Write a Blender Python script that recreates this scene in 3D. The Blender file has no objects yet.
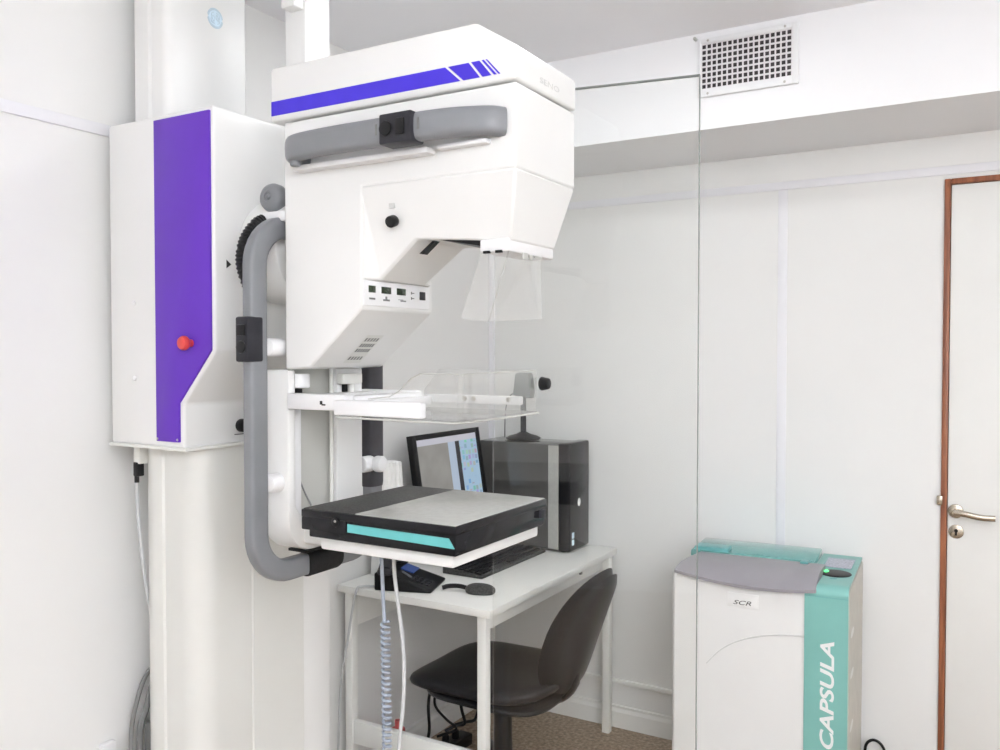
import bpy, bmesh, math, random
from mathutils import Vector, Matrix
random.seed(7)
PI = math.pi
SC = bpy.context.scene
COL = SC.collection

# ------------------------------------------------------------------ materials
def mat(name, color, rough=0.5, metal=0.0, noise=0.03, scale=40.0, spec=0.5, coat=0.0, bump=0.0, color2=None, emit=None, trans=0.0, alpha=1.0):
    m = bpy.data.materials.new(name); m.use_nodes = True
    nt = m.node_tree; b = nt.nodes['Principled BSDF']
    b.inputs['Roughness'].default_value = rough
    b.inputs['Metallic'].default_value = metal
    b.inputs['Specular IOR Level'].default_value = spec
    b.inputs['Coat Weight'].default_value = coat
    tc = nt.nodes.new('ShaderNodeTexCoord')
    nz = nt.nodes.new('ShaderNodeTexNoise'); nz.inputs['Scale'].default_value = scale
    nz.inputs['Detail'].default_value = 4.0
    nt.links.new(tc.outputs['Object'], nz.inputs['Vector'])
    rp = nt.nodes.new('ShaderNodeValToRGB')
    c = Vector(color)
    lo = Vector(color2) if color2 else c * (1.0 - noise)
    hi = c * (1.0 + noise)
    rp.color_ramp.elements[0].position = 0.35; rp.color_ramp.elements[0].color = (*lo, 1)
    rp.color_ramp.elements[1].position = 0.65; rp.color_ramp.elements[1].color = (min(hi[0], 1), min(hi[1], 1), min(hi[2], 1), 1)
    nt.links.new(nz.outputs['Fac'], rp.inputs['Fac'])
    nt.links.new(rp.outputs['Color'], b.inputs['Base Color'])
    if bump:
        bp = nt.nodes.new('ShaderNodeBump'); bp.inputs['Strength'].default_value = bump; bp.inputs['Distance'].default_value = 0.002
        nt.links.new(nz.outputs['Fac'], bp.inputs['Height']); nt.links.new(bp.outputs['Normal'], b.inputs['Normal'])
    if emit:
        b.inputs['Emission Color'].default_value = (*emit[:3], 1); b.inputs['Emission Strength'].default_value = emit[3]
    return m

def clear_mat(name, tint, refl=1.0, ior=1.45, body=0.0, bodycol=(0.9, 0.9, 0.9)):
    """thin clear sheet: see-through with a Fresnel reflection and a little milky body"""
    m = bpy.data.materials.new(name); m.use_nodes = True
    nt = m.node_tree; nt.nodes.clear()
    out = nt.nodes.new('ShaderNodeOutputMaterial')
    tr = nt.nodes.new('ShaderNodeBsdfTransparent'); tr.inputs['Color'].default_value = (*tint, 1)
    gl = nt.nodes.new('ShaderNodeBsdfGlossy'); gl.inputs['Roughness'].default_value = 0.02
    df = nt.nodes.new('ShaderNodeBsdfDiffuse'); df.inputs['Color'].default_value = (*bodycol, 1)
    nz = nt.nodes.new('ShaderNodeTexNoise'); nz.inputs['Scale'].default_value = 6.0
    mp = nt.nodes.new('ShaderNodeMapRange'); mp.inputs['To Min'].default_value = body * 0.8; mp.inputs['To Max'].default_value = body * 1.2
    nt.links.new(nz.outputs['Fac'], mp.inputs['Value'])
    mx0 = nt.nodes.new('ShaderNodeMixShader'); nt.links.new(mp.outputs['Result'], mx0.inputs['Fac'])
    nt.links.new(tr.outputs[0], mx0.inputs[1]); nt.links.new(df.outputs[0], mx0.inputs[2])
    fr = nt.nodes.new('ShaderNodeFresnel')
    ge = nt.nodes.new('ShaderNodeNewGeometry'); ir_ = nt.nodes.new('ShaderNodeMapRange')   # same reflectance on both faces of the thin sheet
    ir_.inputs['To Min'].default_value = ior; ir_.inputs['To Max'].default_value = 1.0 / ior
    nt.links.new(ge.outputs['Backfacing'], ir_.inputs['Value']); nt.links.new(ir_.outputs['Result'], fr.inputs['IOR'])
    mu = nt.nodes.new('ShaderNodeMath'); mu.operation = 'MULTIPLY'; mu.inputs[1].default_value = refl
    nt.links.new(fr.outputs[0], mu.inputs[0])
    mx = nt.nodes.new('ShaderNodeMixShader'); nt.links.new(mu.outputs[0], mx.inputs['Fac'])
    nt.links.new(mx0.outputs[0], mx.inputs[1]); nt.links.new(gl.outputs[0], mx.inputs[2])
    nt.links.new(mx.outputs[0], out.inputs['Surface'])
    return m

def floor_mat():
    m = mat('granite_floor', (0.40, 0.315, 0.23), 0.45, noise=0.0, scale=60)
    nt = m.node_tree; rp = [n for n in nt.nodes if n.type == 'VALTORGB'][0]
    e = rp.color_ramp.elements
    e[0].position = 0.32; e[0].color = (0.17, 0.12, 0.085, 1)
    e[1].position = 0.66; e[1].color = (0.44, 0.34, 0.245, 1)
    k = e.new(0.5); k.color = (0.30, 0.22, 0.15, 1)
    nz = [n for n in nt.nodes if n.type == 'TEX_NOISE'][0]; nz.inputs['Scale'].default_value = 70; nz.inputs['Detail'].default_value = 8
    return m

def wood_mat():
    m = mat('red_brown_wood', (0.33, 0.115, 0.05), 0.4, noise=0.1, scale=4, color2=(0.19, 0.06, 0.028))
    nt = m.node_tree; nz = [n for n in nt.nodes if n.type == 'TEX_NOISE'][0]; tc = [n for n in nt.nodes if n.type == 'TEX_COORD'][0]
    mp = nt.nodes.new('ShaderNodeMapping'); mp.inputs['Scale'].default_value = (18, 18, 1.0)
    nt.links.new(tc.outputs['Object'], mp.inputs['Vector']); nt.links.new(mp.outputs['Vector'], nz.inputs['Vector'])
    return m

M = {}
M['wall'] = mat('painted_wall', (0.80, 0.80, 0.79), 0.6, noise=0.008, scale=3)
M['beam'] = mat('beam_paint', (0.83, 0.83, 0.845), 0.6, noise=0.006, scale=3)
M['ceiling'] = mat('ceiling_paint', (0.89, 0.89, 0.92), 0.7, noise=0.006, scale=3)
M['trim'] = mat('wall_strip_paint', (0.80, 0.80, 0.83), 0.45, noise=0.01, scale=8)
M['skirting'] = mat('skirting_paint', (0.84, 0.84, 0.82), 0.4, noise=0.01, scale=8)
M['floor'] = floor_mat()
M['wood'] = wood_mat()
M['door'] = mat('door_paint', (0.82, 0.82, 0.80), 0.35, noise=0.01, scale=5)
M['white'] = mat('white_enamel', (0.77, 0.77, 0.76), 0.32, noise=0.008, scale=6)
M['white2'] = mat('cool_white_plastic', (0.78, 0.78, 0.79), 0.35, noise=0.008, scale=8)
M['cream'] = mat('cream_enamel', (0.70, 0.70, 0.67), 0.4, noise=0.01, scale=6)
M['greyplate'] = mat('grey_cover_plate', (0.50, 0.50, 0.47), 0.4, noise=0.02, scale=8)
M['purple'] = mat('violet_panel', (0.122, 0.034, 0.45), 0.38, spec=0.3, noise=0.03, scale=10)
M['stripe'] = mat('violet_blue_stripe', (0.065, 0.038, 0.60), 0.4, spec=0.25, noise=0.03, scale=20)
M['pgrey'] = mat('grey_handle_plastic', (0.205, 0.212, 0.228), 0.36, noise=0.03, scale=20)
M['pgrey_shade'] = mat('shaded_grey_handle', (0.055, 0.053, 0.06), 0.4, noise=0.05, scale=30, spec=0.22)  # darker version of the handle grey, shade put into the colour
M['box'] = mat('charcoal_switch_box', (0.028, 0.028, 0.034), 0.4, noise=0.08, scale=60, spec=0.22)
M['black'] = mat('black_plastic', (0.012, 0.012, 0.013), 0.35, noise=0.1, scale=60, spec=0.22)
M['gloss'] = mat('gloss_black_plastic', (0.010, 0.010, 0.012), 0.10, noise=0.1, scale=20, spec=0.22)
M['matte'] = mat('speckled_black_plastic', (0.045, 0.045, 0.043), 0.55, noise=0.5, scale=220)
M['carbon'] = mat('polished_grey_plate', (0.42, 0.42, 0.395), 0.24, noise=0.04, scale=60, spec=0.8)
M['rubber'] = mat('black_foam_grip', (0.010, 0.010, 0.011), 0.85, noise=0.3, scale=150, bump=0.5)
M['turq'] = mat('turquoise_strip', (0.12, 0.46, 0.46), 0.35, noise=0.04, scale=20)
M['teal'] = mat('teal_plastic', (0.20, 0.455, 0.415), 0.35, noise=0.03, scale=10)
M['tealdark'] = mat('dark_teal_plastic', (0.12, 0.36, 0.36), 0.3, noise=0.04, scale=20)
M['tealclear'] = clear_mat('teal_tinted_cover', (0.55, 0.86, 0.84), 1.0, 1.45, 0.35, (0.35, 0.72, 0.68))
M['lip'] = mat('mauve_grey_plastic', (0.30, 0.287, 0.31), 0.4, noise=0.03, scale=12)
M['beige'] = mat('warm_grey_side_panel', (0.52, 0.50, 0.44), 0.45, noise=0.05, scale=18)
M['red'] = mat('red_button', (0.62, 0.05, 0.045), 0.3, noise=0.05, scale=30)
M['steel'] = mat('brushed_steel', (0.50, 0.48, 0.45), 0.3, metal=1.0, noise=0.06, scale=90)
M['brass'] = mat('nickel_brass', (0.46, 0.41, 0.34), 0.25, metal=1.0, noise=0.06, scale=60)
M['chairf'] = mat('black_vinyl', (0.019, 0.0185, 0.021), 0.34, noise=0.1, scale=60, spec=0.22, bump=0.15)
M['chairp'] = mat('black_chair_shell', (0.016, 0.016, 0.018), 0.3, noise=0.1, scale=50, spec=0.22)
M['desk'] = mat('white_desk_laminate', (0.83, 0.83, 0.80), 0.35, noise=0.01, scale=10)
M['pc'] = mat('pc_dark_grey_gloss', (0.075, 0.073, 0.070), 0.13, noise=0.05, scale=10, spec=0.6, coat=0.3)
M['ledgreen'] = mat('green_led', (0.1, 0.8, 0.2), 0.3, emit=(0.1, 1.0, 0.25, 1.6))
M['lcd'] = mat('dark_green_display', (0.020, 0.033, 0.016), 0.2, noise=0.3, scale=120)
M['lcd2'] = mat('pale_lilac_display', (0.42, 0.42, 0.50), 0.3, noise=0.3, scale=150)
M['ink'] = mat('grey_ink', (0.18, 0.18, 0.18), 0.6, noise=0.1)
M['ink2'] = mat('black_ink', (0.02, 0.02, 0.02), 0.6, noise=0.1)
M['paleink'] = mat('pale_grey_ink', (0.60, 0.60, 0.59), 0.6, noise=0.05)
M['blueink'] = mat('pale_blue_print', (0.50, 0.62, 0.70), 0.5, noise=0.05)
M['blueink2'] = mat('light_blue_print', (0.62, 0.76, 0.86), 0.5, noise=0.05)
M['paper'] = mat('white_paper', (0.84, 0.84, 0.83), 0.6, noise=0.02)
M['wcable'] = mat('pale_grey_cable', (0.52, 0.53, 0.54), 0.45, noise=0.04)
M['bcable'] = mat('blue_grey_coil', (0.33, 0.37, 0.44), 0.45, noise=0.04)
M['greycable'] = mat('grey_cable', (0.20, 0.20, 0.20), 0.5, noise=0.05)
M['glass'] = clear_mat('shield_glass', (0.985, 0.99, 0.985), 1.0, 1.45, 0.0)
M['glassedge'] = mat('glass_edge', (0.20, 0.22, 0.21), 0.25, noise=0.03)
M['acryl'] = clear_mat('clear_acrylic', (0.985, 0.985, 0.98), 1.0, 1.49, 0.025, (0.9, 0.9, 0.9))
M['acryl2'] = clear_mat('clear_frosted_acrylic', (0.98, 0.98, 0.975), 1.0, 1.49, 0.10, (0.85, 0.85, 0.845))
M['grille_dark'] = mat('vent_interior', (0.05, 0.042, 0.045), 0.8, noise=0.4, scale=50)
M['grille'] = mat('vent_bars', (0.74, 0.72, 0.73), 0.4, noise=0.02)
M['webgrey'] = mat('grey_green_plastic', (0.10, 0.115, 0.115), 0.4, noise=0.05)

def screen_mat():
    """monitor picture: pale window, grey-brown x-ray pane and a strip of coloured thumbnails (lit display)"""
    m = bpy.data.materials.new('lit_screen_picture'); m.use_nodes = True
    nt = m.node_tree; b = nt.nodes['Principled BSDF']; b.inputs['Roughness'].default_value = 0.25
    tc = nt.nodes.new('ShaderNodeTexCoord')
    sp = nt.nodes.new('ShaderNodeSeparateXYZ'); nt.links.new(tc.outputs['Generated'], sp.inputs[0])
    def step(sock, thr):
        n = nt.nodes.new('ShaderNodeMath'); n.operation = 'GREATER_THAN'; nt.links.new(sock, n.inputs[0]); n.inputs[1].default_value = thr; return n.outputs[0]
    def mix(f, a, c):
        n = nt.nodes.new('ShaderNodeMix'); n.data_type = 'RGBA'; nt.links.new(f, n.inputs['Factor'])
        for s, v in ((n.inputs[6], a), (n.inputs[7], c)):
            if isinstance(v, tuple): s.default_value = (*v, 1)
            else: nt.links.new(v, s)
        return n.outputs[2]
    Y, Z = sp.outputs['Y'], sp.outputs['Z']
    vo = nt.nodes.new('ShaderNodeTexVoronoi'); vo.inputs['Scale'].default_value = 42; vo.distance = 'CHEBYCHEV'; vo.inputs['Randomness'].default_value = .35
    nt.links.new(tc.outputs['Object'], vo.inputs['Vector'])
    hs = nt.nodes.new('ShaderNodeHueSaturation'); hs.inputs['Saturation'].default_value = 1.1; hs.inputs['Value'].default_value = 0.8
    nt.links.new(vo.outputs['Color'], hs.inputs['Color'])
    thumb = mix(step(vo.outputs['Distance'], 0.34), hs.outputs['Color'], (0.45, 0.62, 0.78))
    tl = nt.nodes.new('ShaderNodeMix'); tl.data_type = 'RGBA'; tl.inputs['Factor'].default_value = 0.55
    nt.links.new(thumb, tl.inputs[6]); tl.inputs[7].default_value = (0.40, 0.60, 0.80, 1)
    gr = nt.nodes.new('ShaderNodeTexNoise'); gr.inputs['Scale'].default_value = 9
    nt.links.new(tc.outputs['Object'], gr.inputs['Vector'])
    pane = mix(gr.outputs['Fac'], (0.20, 0.19, 0.18), (0.42, 0.41, 0.38))
    br = mix(step(Y, 0.50), pane, (0.50, 0.60, 0.74))
    dark = mix(step(Y, 0.62), br, (0.02, 0.02, 0.025))
    all_ = mix(step(Y, 0.69), dark, tl.outputs[2])
    top = mix(step(Z, 0.90), all_, (0.62, 0.62, 0.70))
    b.inputs['Base Color'].default_value = (0.03, 0.03, 0.03, 1)
    nt.links.new(top, b.inputs['Emission Color']); b.inputs['Emission Strength'].default_value = 0.85
    return m
M['screen'] = screen_mat()

# ------------------------------------------------------------------ object helpers
ORG = {}
def thing(name, label, cat, org=(0, 0, 0), loc=None, rotz=0.0, group=None):
    """Empty at the thing's base.  org = that base in the coordinates its parts are modelled in."""
    o = bpy.data.objects.new(name, None); COL.objects.link(o)
    o.empty_display_size = 0.05
    o.location = loc if loc is not None else org; o.rotation_euler = (0, 0, rotz)
    o['label'] = label; o['category'] = cat
    if group: o['group'] = group
    ORG[o.name] = Vector(org)
    return o

def obj(name, bm, m, parent=None, smooth=40, label=None, bevel=0.0, seg=2):
    bmesh.ops.recalc_face_normals(bm, faces=bm.faces[:])
    me = bpy.data.meshes.new(name); bm.to_mesh(me); bm.free()
    lo = Vector([min(v.co[i] for v in me.vertices) for i in range(3)])
    hi = Vector([max(v.co[i] for v in me.vertices) for i in range(3)])
    c = (lo + hi) / 2
    if parent is None: c.z = lo.z
    me.transform(Matrix.Translation(-c))
    for mm in (m if isinstance(m, (list, tuple)) else [m]): me.materials.append(mm)
    o = bpy.data.objects.new(name, me); COL.objects.link(o)
    ORG[o.name] = c
    if parent is not None:
        o.parent = parent; o.location = c - ORG[parent.name]
    else:
        o.location = c
    if smooth:
        me.polygons.foreach_set('use_smooth', [True] * len(me.polygons)); me.set_sharp_from_angle(angle=math.radians(smooth)); me.update()
    if bevel:
        b = o.modifiers.new('bevel', 'BEVEL'); b.width = bevel; b.segments = seg; b.limit_method = 'ANGLE'; b.angle_limit = math.radians(35); b.harden_normals = False
    if label: o['label'] = label
    return o

def tag(o, label, cat, group=None):
    o['label'] = label; o['category'] = cat
    if group: o['group'] = group
    return o

def structure(name, bm, m, parent=None, **k):
    o = obj(name, bm, m, parent, **k)
    if parent is None: o['kind'] = 'structure'
    return o

# ------------------------------------------------------------------ shape helpers
def B(): return bmesh.new()

def box(bm, x0, x1, y0, y1, z0, z1, bev=0.0, seg=2, mi=0):
    vs = [bm.verts.new((x, y, z)) for z in (z0, z1) for y in (y0, y1) for x in (x0, x1)]
    fs = [bm.faces.new([vs[i] for i in q]) for q in ((0, 2, 3, 1), (4, 5, 7, 6), (0, 1, 5, 4), (2, 6, 7, 3), (0, 4, 6, 2), (1, 3, 7, 5))]
    for f in fs: f.material_index = mi
    if bev:
        es = list({e for f in fs for e in f.edges})
        r = bmesh.ops.bevel(bm, geom=es, offset=bev, segments=seg, profile=0.5, affect='EDGES', clamp_overlap=True)
        for f in r['faces']: f.material_index = mi
    return bm

def prism(bm, poly, axis, a0, a1, bev=0.0, seg=2, mi=0):
    """poly in the two other axes (X: y,z  Y: x,z  Z: x,y) extruded along axis"""
    def P(p, a): return {'X': (a, p[0], p[1]), 'Y': (p[0], a, p[1]), 'Z': (p[0], p[1], a)}[axis]
    A = [bm.verts.new(P(p, a0)) for p in poly]; C = [bm.verts.new(P(p, a1)) for p in poly]
    n = len(poly); fs = [bm.faces.new(A), bm.faces.new(C[::-1])]
    for i in range(n): fs.append(bm.faces.new((A[i], C[i], C[(i + 1) % n], A[(i + 1) % n])))
    for f in fs: f.material_index = mi
    bmesh.ops.recalc_face_normals(bm, faces=fs)
    if bev:
        es = list({e for f in fs for e in f.edges if e.calc_face_angle(0) > 0.5})
        r = bmesh.ops.bevel(bm, geom=es, offset=bev, segments=seg, profile=0.5, affect='EDGES', clamp_overlap=True)
        for f in r['faces']: f.material_index = mi
    return bm

def cyl(bm, p0, p1, r0, r1=None, n=20, bev=0.0, mi=0):
    """turned solid from p0 to p1 with rounded rims"""
    r1 = r0 if r1 is None else r1
    p0, p1 = Vector(p0), Vector(p1); d = p1 - p0; L = d.length
    prof = [(0, 0), (max(r0 - bev, 1e-4), 0)]
    if bev: prof += [(r0 - bev * 0.3, bev * 0.3), (r0, bev), (r1, L - bev), (r1 - bev * 0.3, L - bev * 0.3)]
    else: prof[1] = (r0, 0)
    prof += [(max(r1 - bev, 1e-4), L), (0, L)]
    return lathe(bm, p0, d, prof, n, mi)

def lathe(bm, p0, d, prof, n=24, mi=0):
    p0 = Vector(p0); d = Vector(d).normalized(); q = d.to_track_quat('Z', 'Y')
    rings = []
    for r, h in prof:
        if r < 1e-6: rings.append([bm.verts.new(p0 + d * h)])
        else: rings.append([bm.verts.new(p0 + q @ Vector((r * math.cos(2 * PI * i / n), r * math.sin(2 * PI * i / n), h))) for i in range(n)])
    for a, b in zip(rings, rings[1:]):
        for i in range(n):
            j = (i + 1) % n
            if len(a) == 1 and len(b) == 1: continue
            if len(a) == 1: f = bm.faces.new((a[0], b[i], b[j]))
            elif len(b) == 1: f = bm.faces.new((a[i], b[0], a[j]))
            else: f = bm.faces.new((a[i], b[i], b[j], a[j]))
            f.material_index = mi
    return bm

def smooth_path(pts, k=8, closed=False):
    P = [Vector(p) for p in pts]; n = len(P); out = []
    rng = range(n if closed else n - 1)
    for i in rng:
        if closed: a, b, c, d = P[i - 1], P[i], P[(i + 1) % n], P[(i + 2) % n]
        else:
            b, c = P[i], P[i + 1]; a = P[i - 1] if i else b * 2 - c; d = P[i + 2] if i + 2 < n else c * 2 - b
        for s in range(k):
            t = s / k
            out.append(0.5 * ((2 * b) + (c - a) * t + (2 * a - 5 * b + 4 * c - d) * t * t + (3 * b - a - 3 * c + d) * t ** 3))
    if not closed: out.append(P[-1])
    return out

def sweep(bm, path, ra, rb=None, ref=None, n=12, closed=False, power=2.0, mi=0, scale=None):
    """tube along path; section half sizes ra (towards ref) and rb; power>2 squares the section"""
    rb = ra if rb is None else rb
    path = [Vector(p) for p in path]; N = len(path); rings = []
    prev = None
    for i, p in enumerate(path):
        if closed: t = path[(i + 1) % N] - path[i - 1]
        else: t = path[min(i + 1, N - 1)] - path[max(i - 1, 0)]
        t.normalize()
        if ref is not None: u = Vector(ref)
        elif prev is None: u = Vector((0, 0, 1)) if abs(t.z) < 0.9 else Vector((1, 0, 0))
        else: u = prev
        u = (u - t * u.dot(t)); u.normalize(); prev = u
        w = t.cross(u); s = scale(i / (N - 1)) if scale else 1.0
        ring = []
        for j in range(n):
            a = 2 * PI * j / n; ca, sa = math.cos(a), math.sin(a)
            ring.append(bm.verts.new(p + u * (ra * s * math.copysign(abs(ca) ** (2 / power), ca)) + w * (rb * s * math.copysign(abs(sa) ** (2 / power), sa))))
        rings.append(ring)
    m = N if closed else N - 1
    for i in range(m):
        a, b = rings[i], rings[(i + 1) % N]
        for j in range(n):
            f = bm.faces.new((a[j], a[(j + 1) % n], b[(j + 1) % n], b[j])); f.material_index = mi
    if not closed:
        for r in (rings[0], rings[-1][::-1]): bm.faces.new(r[::-1]).material_index = mi
    return bm

def sellip(bm, c, r, e1=2.0, e2=2.0, deform=None, nu=32, nv=16, mi=0):
    """super-ellipsoid (e1: section squareness, e2: outline squareness), optionally deformed"""
    c = Vector(c); f = lambda x, e: math.copysign(abs(x) ** (2 / e), x)
    rings = []
    for i in range(nv + 1):
        ph = -PI / 2 + PI * i / nv; row = []
        for j in range(nu):
            th = 2 * PI * j / nu
            p = Vector((r[0] * f(math.cos(ph), e1) * f(math.cos(th), e2), r[1] * f(math.cos(ph), e1) * f(math.sin(th), e2), r[2] * f(math.sin(ph), e1)))
            if deform: p = Vector(deform(p))
            row.append(p + c)
            if i in (0, nv): break
        rings.append([bm.verts.new(p) for p in row])
    for a, b in zip(rings, rings[1:]):
        for j in range(nu):
            k = (j + 1) % nu
            if len(a) == 1: q = (a[0], b[j], b[k])
            elif len(b) == 1: q = (a[j], b[0], a[k])
            else: q = (a[j], b[j], b[k], a[k])
            bm.faces.new(q).material_index = mi
    return bm

def hexa(bm, bot, top, mi=0):
    """solid from two matching loops"""
    A = [bm.verts.new(p) for p in bot]; C = [bm.verts.new(p) for p in top]; n = len(A)
    bm.faces.new(A).material_index = mi; bm.faces.new(C[::-1]).material_index = mi
    for i in range(n): bm.faces.new((A[i], C[i], C[(i + 1) % n], A[(i + 1) % n])).material_index = mi
    return bm

def rrect(cx, cy, hx, hy, r, k=5):
    out = []
    for sx, sy, a0 in ((1, 1, 0), (-1, 1, 90), (-1, -1, 180), (1, -1, 270)):
        for i in range(k + 1):
            a = math.radians(a0 + 90 * i / k)
            out.append((cx + sx * (hx - r) + r * math.cos(a), cy + sy * (hy - r) + r * math.sin(a)))
    return out

def text_bm(body, size, shear=0.0, depth=0.001, spacing=1.0, bold=0.0):
    cu = bpy.data.curves.new('lettering', 'FONT'); cu.body = body; cu.size = size; cu.shear = shear; cu.extrude = depth; cu.space_character = spacing; cu.offset = bold
    cu.align_x = 'LEFT'; cu.resolution_u = 4
    o = bpy.data.objects.new('lettering', cu); COL.objects.link(o)
    dg = bpy.context.evaluated_depsgraph_get(); dg.update()
    me = bpy.data.meshes.new_from_object(o.evaluated_get(dg))
    bm = B(); bm.from_mesh(me)
    bpy.data.objects.remove(o); bpy.data.curves.remove(cu); bpy.data.meshes.remove(me)
    return bm

def text_on(body, size, origin, right, up, length=None, **k):
    """lettering laid on a plane: origin = lower left corner"""
    bm = text_bm(body, size, **k)
    x0 = min(v.co.x for v in bm.verts); x1 = max(v.co.x for v in bm.verts)
    s = length / (x1 - x0) if length else 1.0
    right, up = Vector(right).normalized(), Vector(up).normalized(); nrm = right.cross(up)
    for v in bm.verts: v.co = Vector(origin) + right * ((v.co.x - x0) * s) + up * v.co.y + nrm * v.co.z
    return bm

# ================================================================== SETTING
XL, XR, YB, YF, ZC = -2.01, 2.1, 3.335, -1.7, 2.605
H = 1.55
structure('floor', box(B(), XL - .1, XR + .1, YF - .1, YB + .1, -0.10, 0.0), M['floor'], smooth=0)
structure('ceiling', box(B(), XL - .1, XR + .1, YF - .1, YB + .1, ZC, ZC + 0.1), M['ceiling'], smooth=0)
structure('wall_left', box(B(), XL - .1, XL, YF - .1, YB + .1, 0.0, ZC), M['wall'], smooth=0)
DX0, DX1, DZ = -0.199, 0.66, 2.14          # door opening with its frame
bm = B()
box(bm, XL, DX0, YB, YB + .1, 0, ZC); box(bm, DX1, XR + .1, YB, YB + .1, 0, ZC); box(bm, DX0, DX1, YB, YB + .1, DZ, ZC)
structure('wall_back', bm, M['wall'], smooth=0)
structure('wall_right', box(B(), XR, XR + .1, YF - .1, YB + .1, 0, ZC), M['wall'], smooth=0)
structure('wall_front', box(B(), XL, XR, YF - .1, YF, 0, ZC), M['wall'], smooth=0)
# beam along the back wall
structure('trim_1', box(B(), XL, XR, 2.84, YB, 2.288, ZC), M['beam'], smooth=0)
# flat cover strips on the walls
structure('trim_2', box(B(), XL, XR, YB - .006, YB, 2.155, 2.185, .002), M['trim'])
structure('trim_3', box(B(), XL, XL + .006, YF, 2.84, 2.105, 2.135, .002), M['trim'])
structure('trim_4', box(B(), -.752, -.718, YB - .003, YB, 0.1, 2.155, .002), M['trim'])
structure('trim_5', box(B(), XL, XL + .03, YB - .006, YB, 0.1, 2.155, .002), M['trim'])
# skirting board with a small step at the top, then the low cable duct above it
structure('baseboard_back', prism(B(), [(YB, 0), (YB - .016, 0), (YB - .016, .065), (YB - .009, .078), (YB - .009, .088), (YB, .09)], 'X', XL + .016, DX0), M['skirting'], smooth=0)
structure('baseboard_left', prism(B(), [(XL, 0), (XL + .016, 0), (XL + .016, .065), (XL + .009, .078), (XL + .009, .088), (XL, .09)], 'Y', YF, YB), M['skirting'], smooth=0)
structure('trim_6', box(B(), XL + .01, -.98, YB - .013, YB, 0.180, 0.200, .003), M['skirting'])

# door
dr = obj('door_1', box(B(), DX0 + .021, DX1 - .021, YB - .004, YB + .04, 0.004, DZ - .021, .002), M['door']); dr['kind'] = 'structure'
fm = B()
fw = 0.019
box(fm, DX0, DX0 + fw, YB - .012, YB + .1, 0, DZ, .003)
box(fm, DX1 - fw, DX1, YB - .012, YB + .1, 0, DZ, .003)
box(fm, DX0 + fw, DX1 - fw, YB - .012, YB + .1, DZ - fw, DZ, .003)
obj('door_frame', fm, M['wood'], dr, label='reddish brown wooden frame')
hx = DX0 + .046
hb = B()
cyl(hb, (hx, YB - .003, 1.012), (hx, YB - .014, 1.012), .024, n=24, bev=.004)
cyl(hb, (hx, YB, 1.012), (hx, YB - .045, 1.012), .009, n=16)
sweep(hb, smooth_path([(hx - .004, YB - .045, 1.012), (hx + .03, YB - .047, 1.010), (hx + .075, YB - .047, 1.003), (hx + .118, YB - .045, 1.003)]), .010, .008, ref=(0, 0, 1), power=3)
obj('door_handle', hb, M['brass'], dr, label='polished metal lever handle')
kb = B(); cyl(kb, (hx + .002, YB - .003, .942), (hx + .002, YB - .012, .942), .024, n=24, bev=.004)
ko = obj('keyhole_plate', kb, M['brass'], dr)
kh = B(); cyl(kh, (hx + .002, YB - .010, .946), (hx + .002, YB - .0135, .946), .006, n=12); box(kh, hx - .001, hx + .005, YB - .0135, YB - .010, .930, .944)
obj('keyhole', kh, M['black'], ko)
hg = B(); box(hg, DX0 - .012, DX0 + .006, YB - .018, YB - .006, 1.030, 1.062, .002)
obj('strike_plate', hg, M['brass'], dr)

# ventilation grille on the beam
vg = thing('ventilation_grille', 'square-meshed metal air vent in a white frame high on the beam', 'vent', (-.737, 2.84, 2.385))
vx0, vx1, vz0, vz1 = -.900, -.580, 2.392, 2.583
gx0, gx1, gz0, gz1 = -.896 + .006, -.601, 2.418, 2.566
f = B(); y0, y1 = 2.828, 2.8395
box(f, vx0, gx0, y0, y1, vz0, vz1, .003); box(f, gx1, vx1, y0, y1, vz0, vz1, .003)
box(f, gx0 - .003, gx1 + .003, y0, y1, vz0, gz0, .003); box(f, gx0 - .003, gx1 + .003, y0, y1, gz1, vz1, .003)
obj('grille_frame', f, M['white2'], vg)
obj('backing', box(B(), gx0 - .003, gx1 + .003, 2.837, 2.8395, gz0 - .003, gz1 + .003), M['grille_dark'], vg)
f = B(); n = 18
for i in range(n):
    x = gx0 + (gx1 - gx0) * i / (n - 1); box(f, x - .0024, x + .0024, 2.831, 2.8335, gz0 - .002, gz1 + .002)
n = 9
for i in range(n):
    z = gz0 + (gz1 - gz0) * i / (n - 1); box(f, gx0 - .002, gx1 + .002, 2.8335, 2.836, z - .0028, z + .0028)
obj('mesh_bars', f, M['grille'], vg, smooth=0)
for x in (-.868, -.622):
    for z in (2.402, 2.5745):
        s = B(); sellip(s, (x, 2.8275, z), (.004, .003, .004)); obj('screw', s, M['steel'], vg)

# small clip at the top corner of the glass screen, on the beam under the ceiling
hk = B(); cyl(hk, (-.912, 2.8395, 2.588), (-.912, 2.825, 2.588), .006, n=14, bev=.002); cyl(hk, (-.912, 2.826, 2.588), (-.912, 2.822, 2.588), .003, n=10)
tag(obj('wall_plug', hk, M['greyplate']), 'tiny grey plug on the beam at the upper left of the air vent', 'plug')
cd = B(); cyl(cd, (-.66, 2.06, ZC - .0005), (-.66, 2.06, ZC - .012), .03, .026, n=24, bev=.003)
cdo = obj('ceiling_sensor', cd, M['greyplate']); tag(cdo, 'small round grey sensor on the ceiling, half cut by the photo edge', 'sensor')

# ================================================================== MAMMOGRAPHY MACHINE
mm = thing('mammography_machine', 'large white mammography machine with violet panel and grey grab handles', 'medical machine', (-1.80, 1.62, 0))
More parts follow.
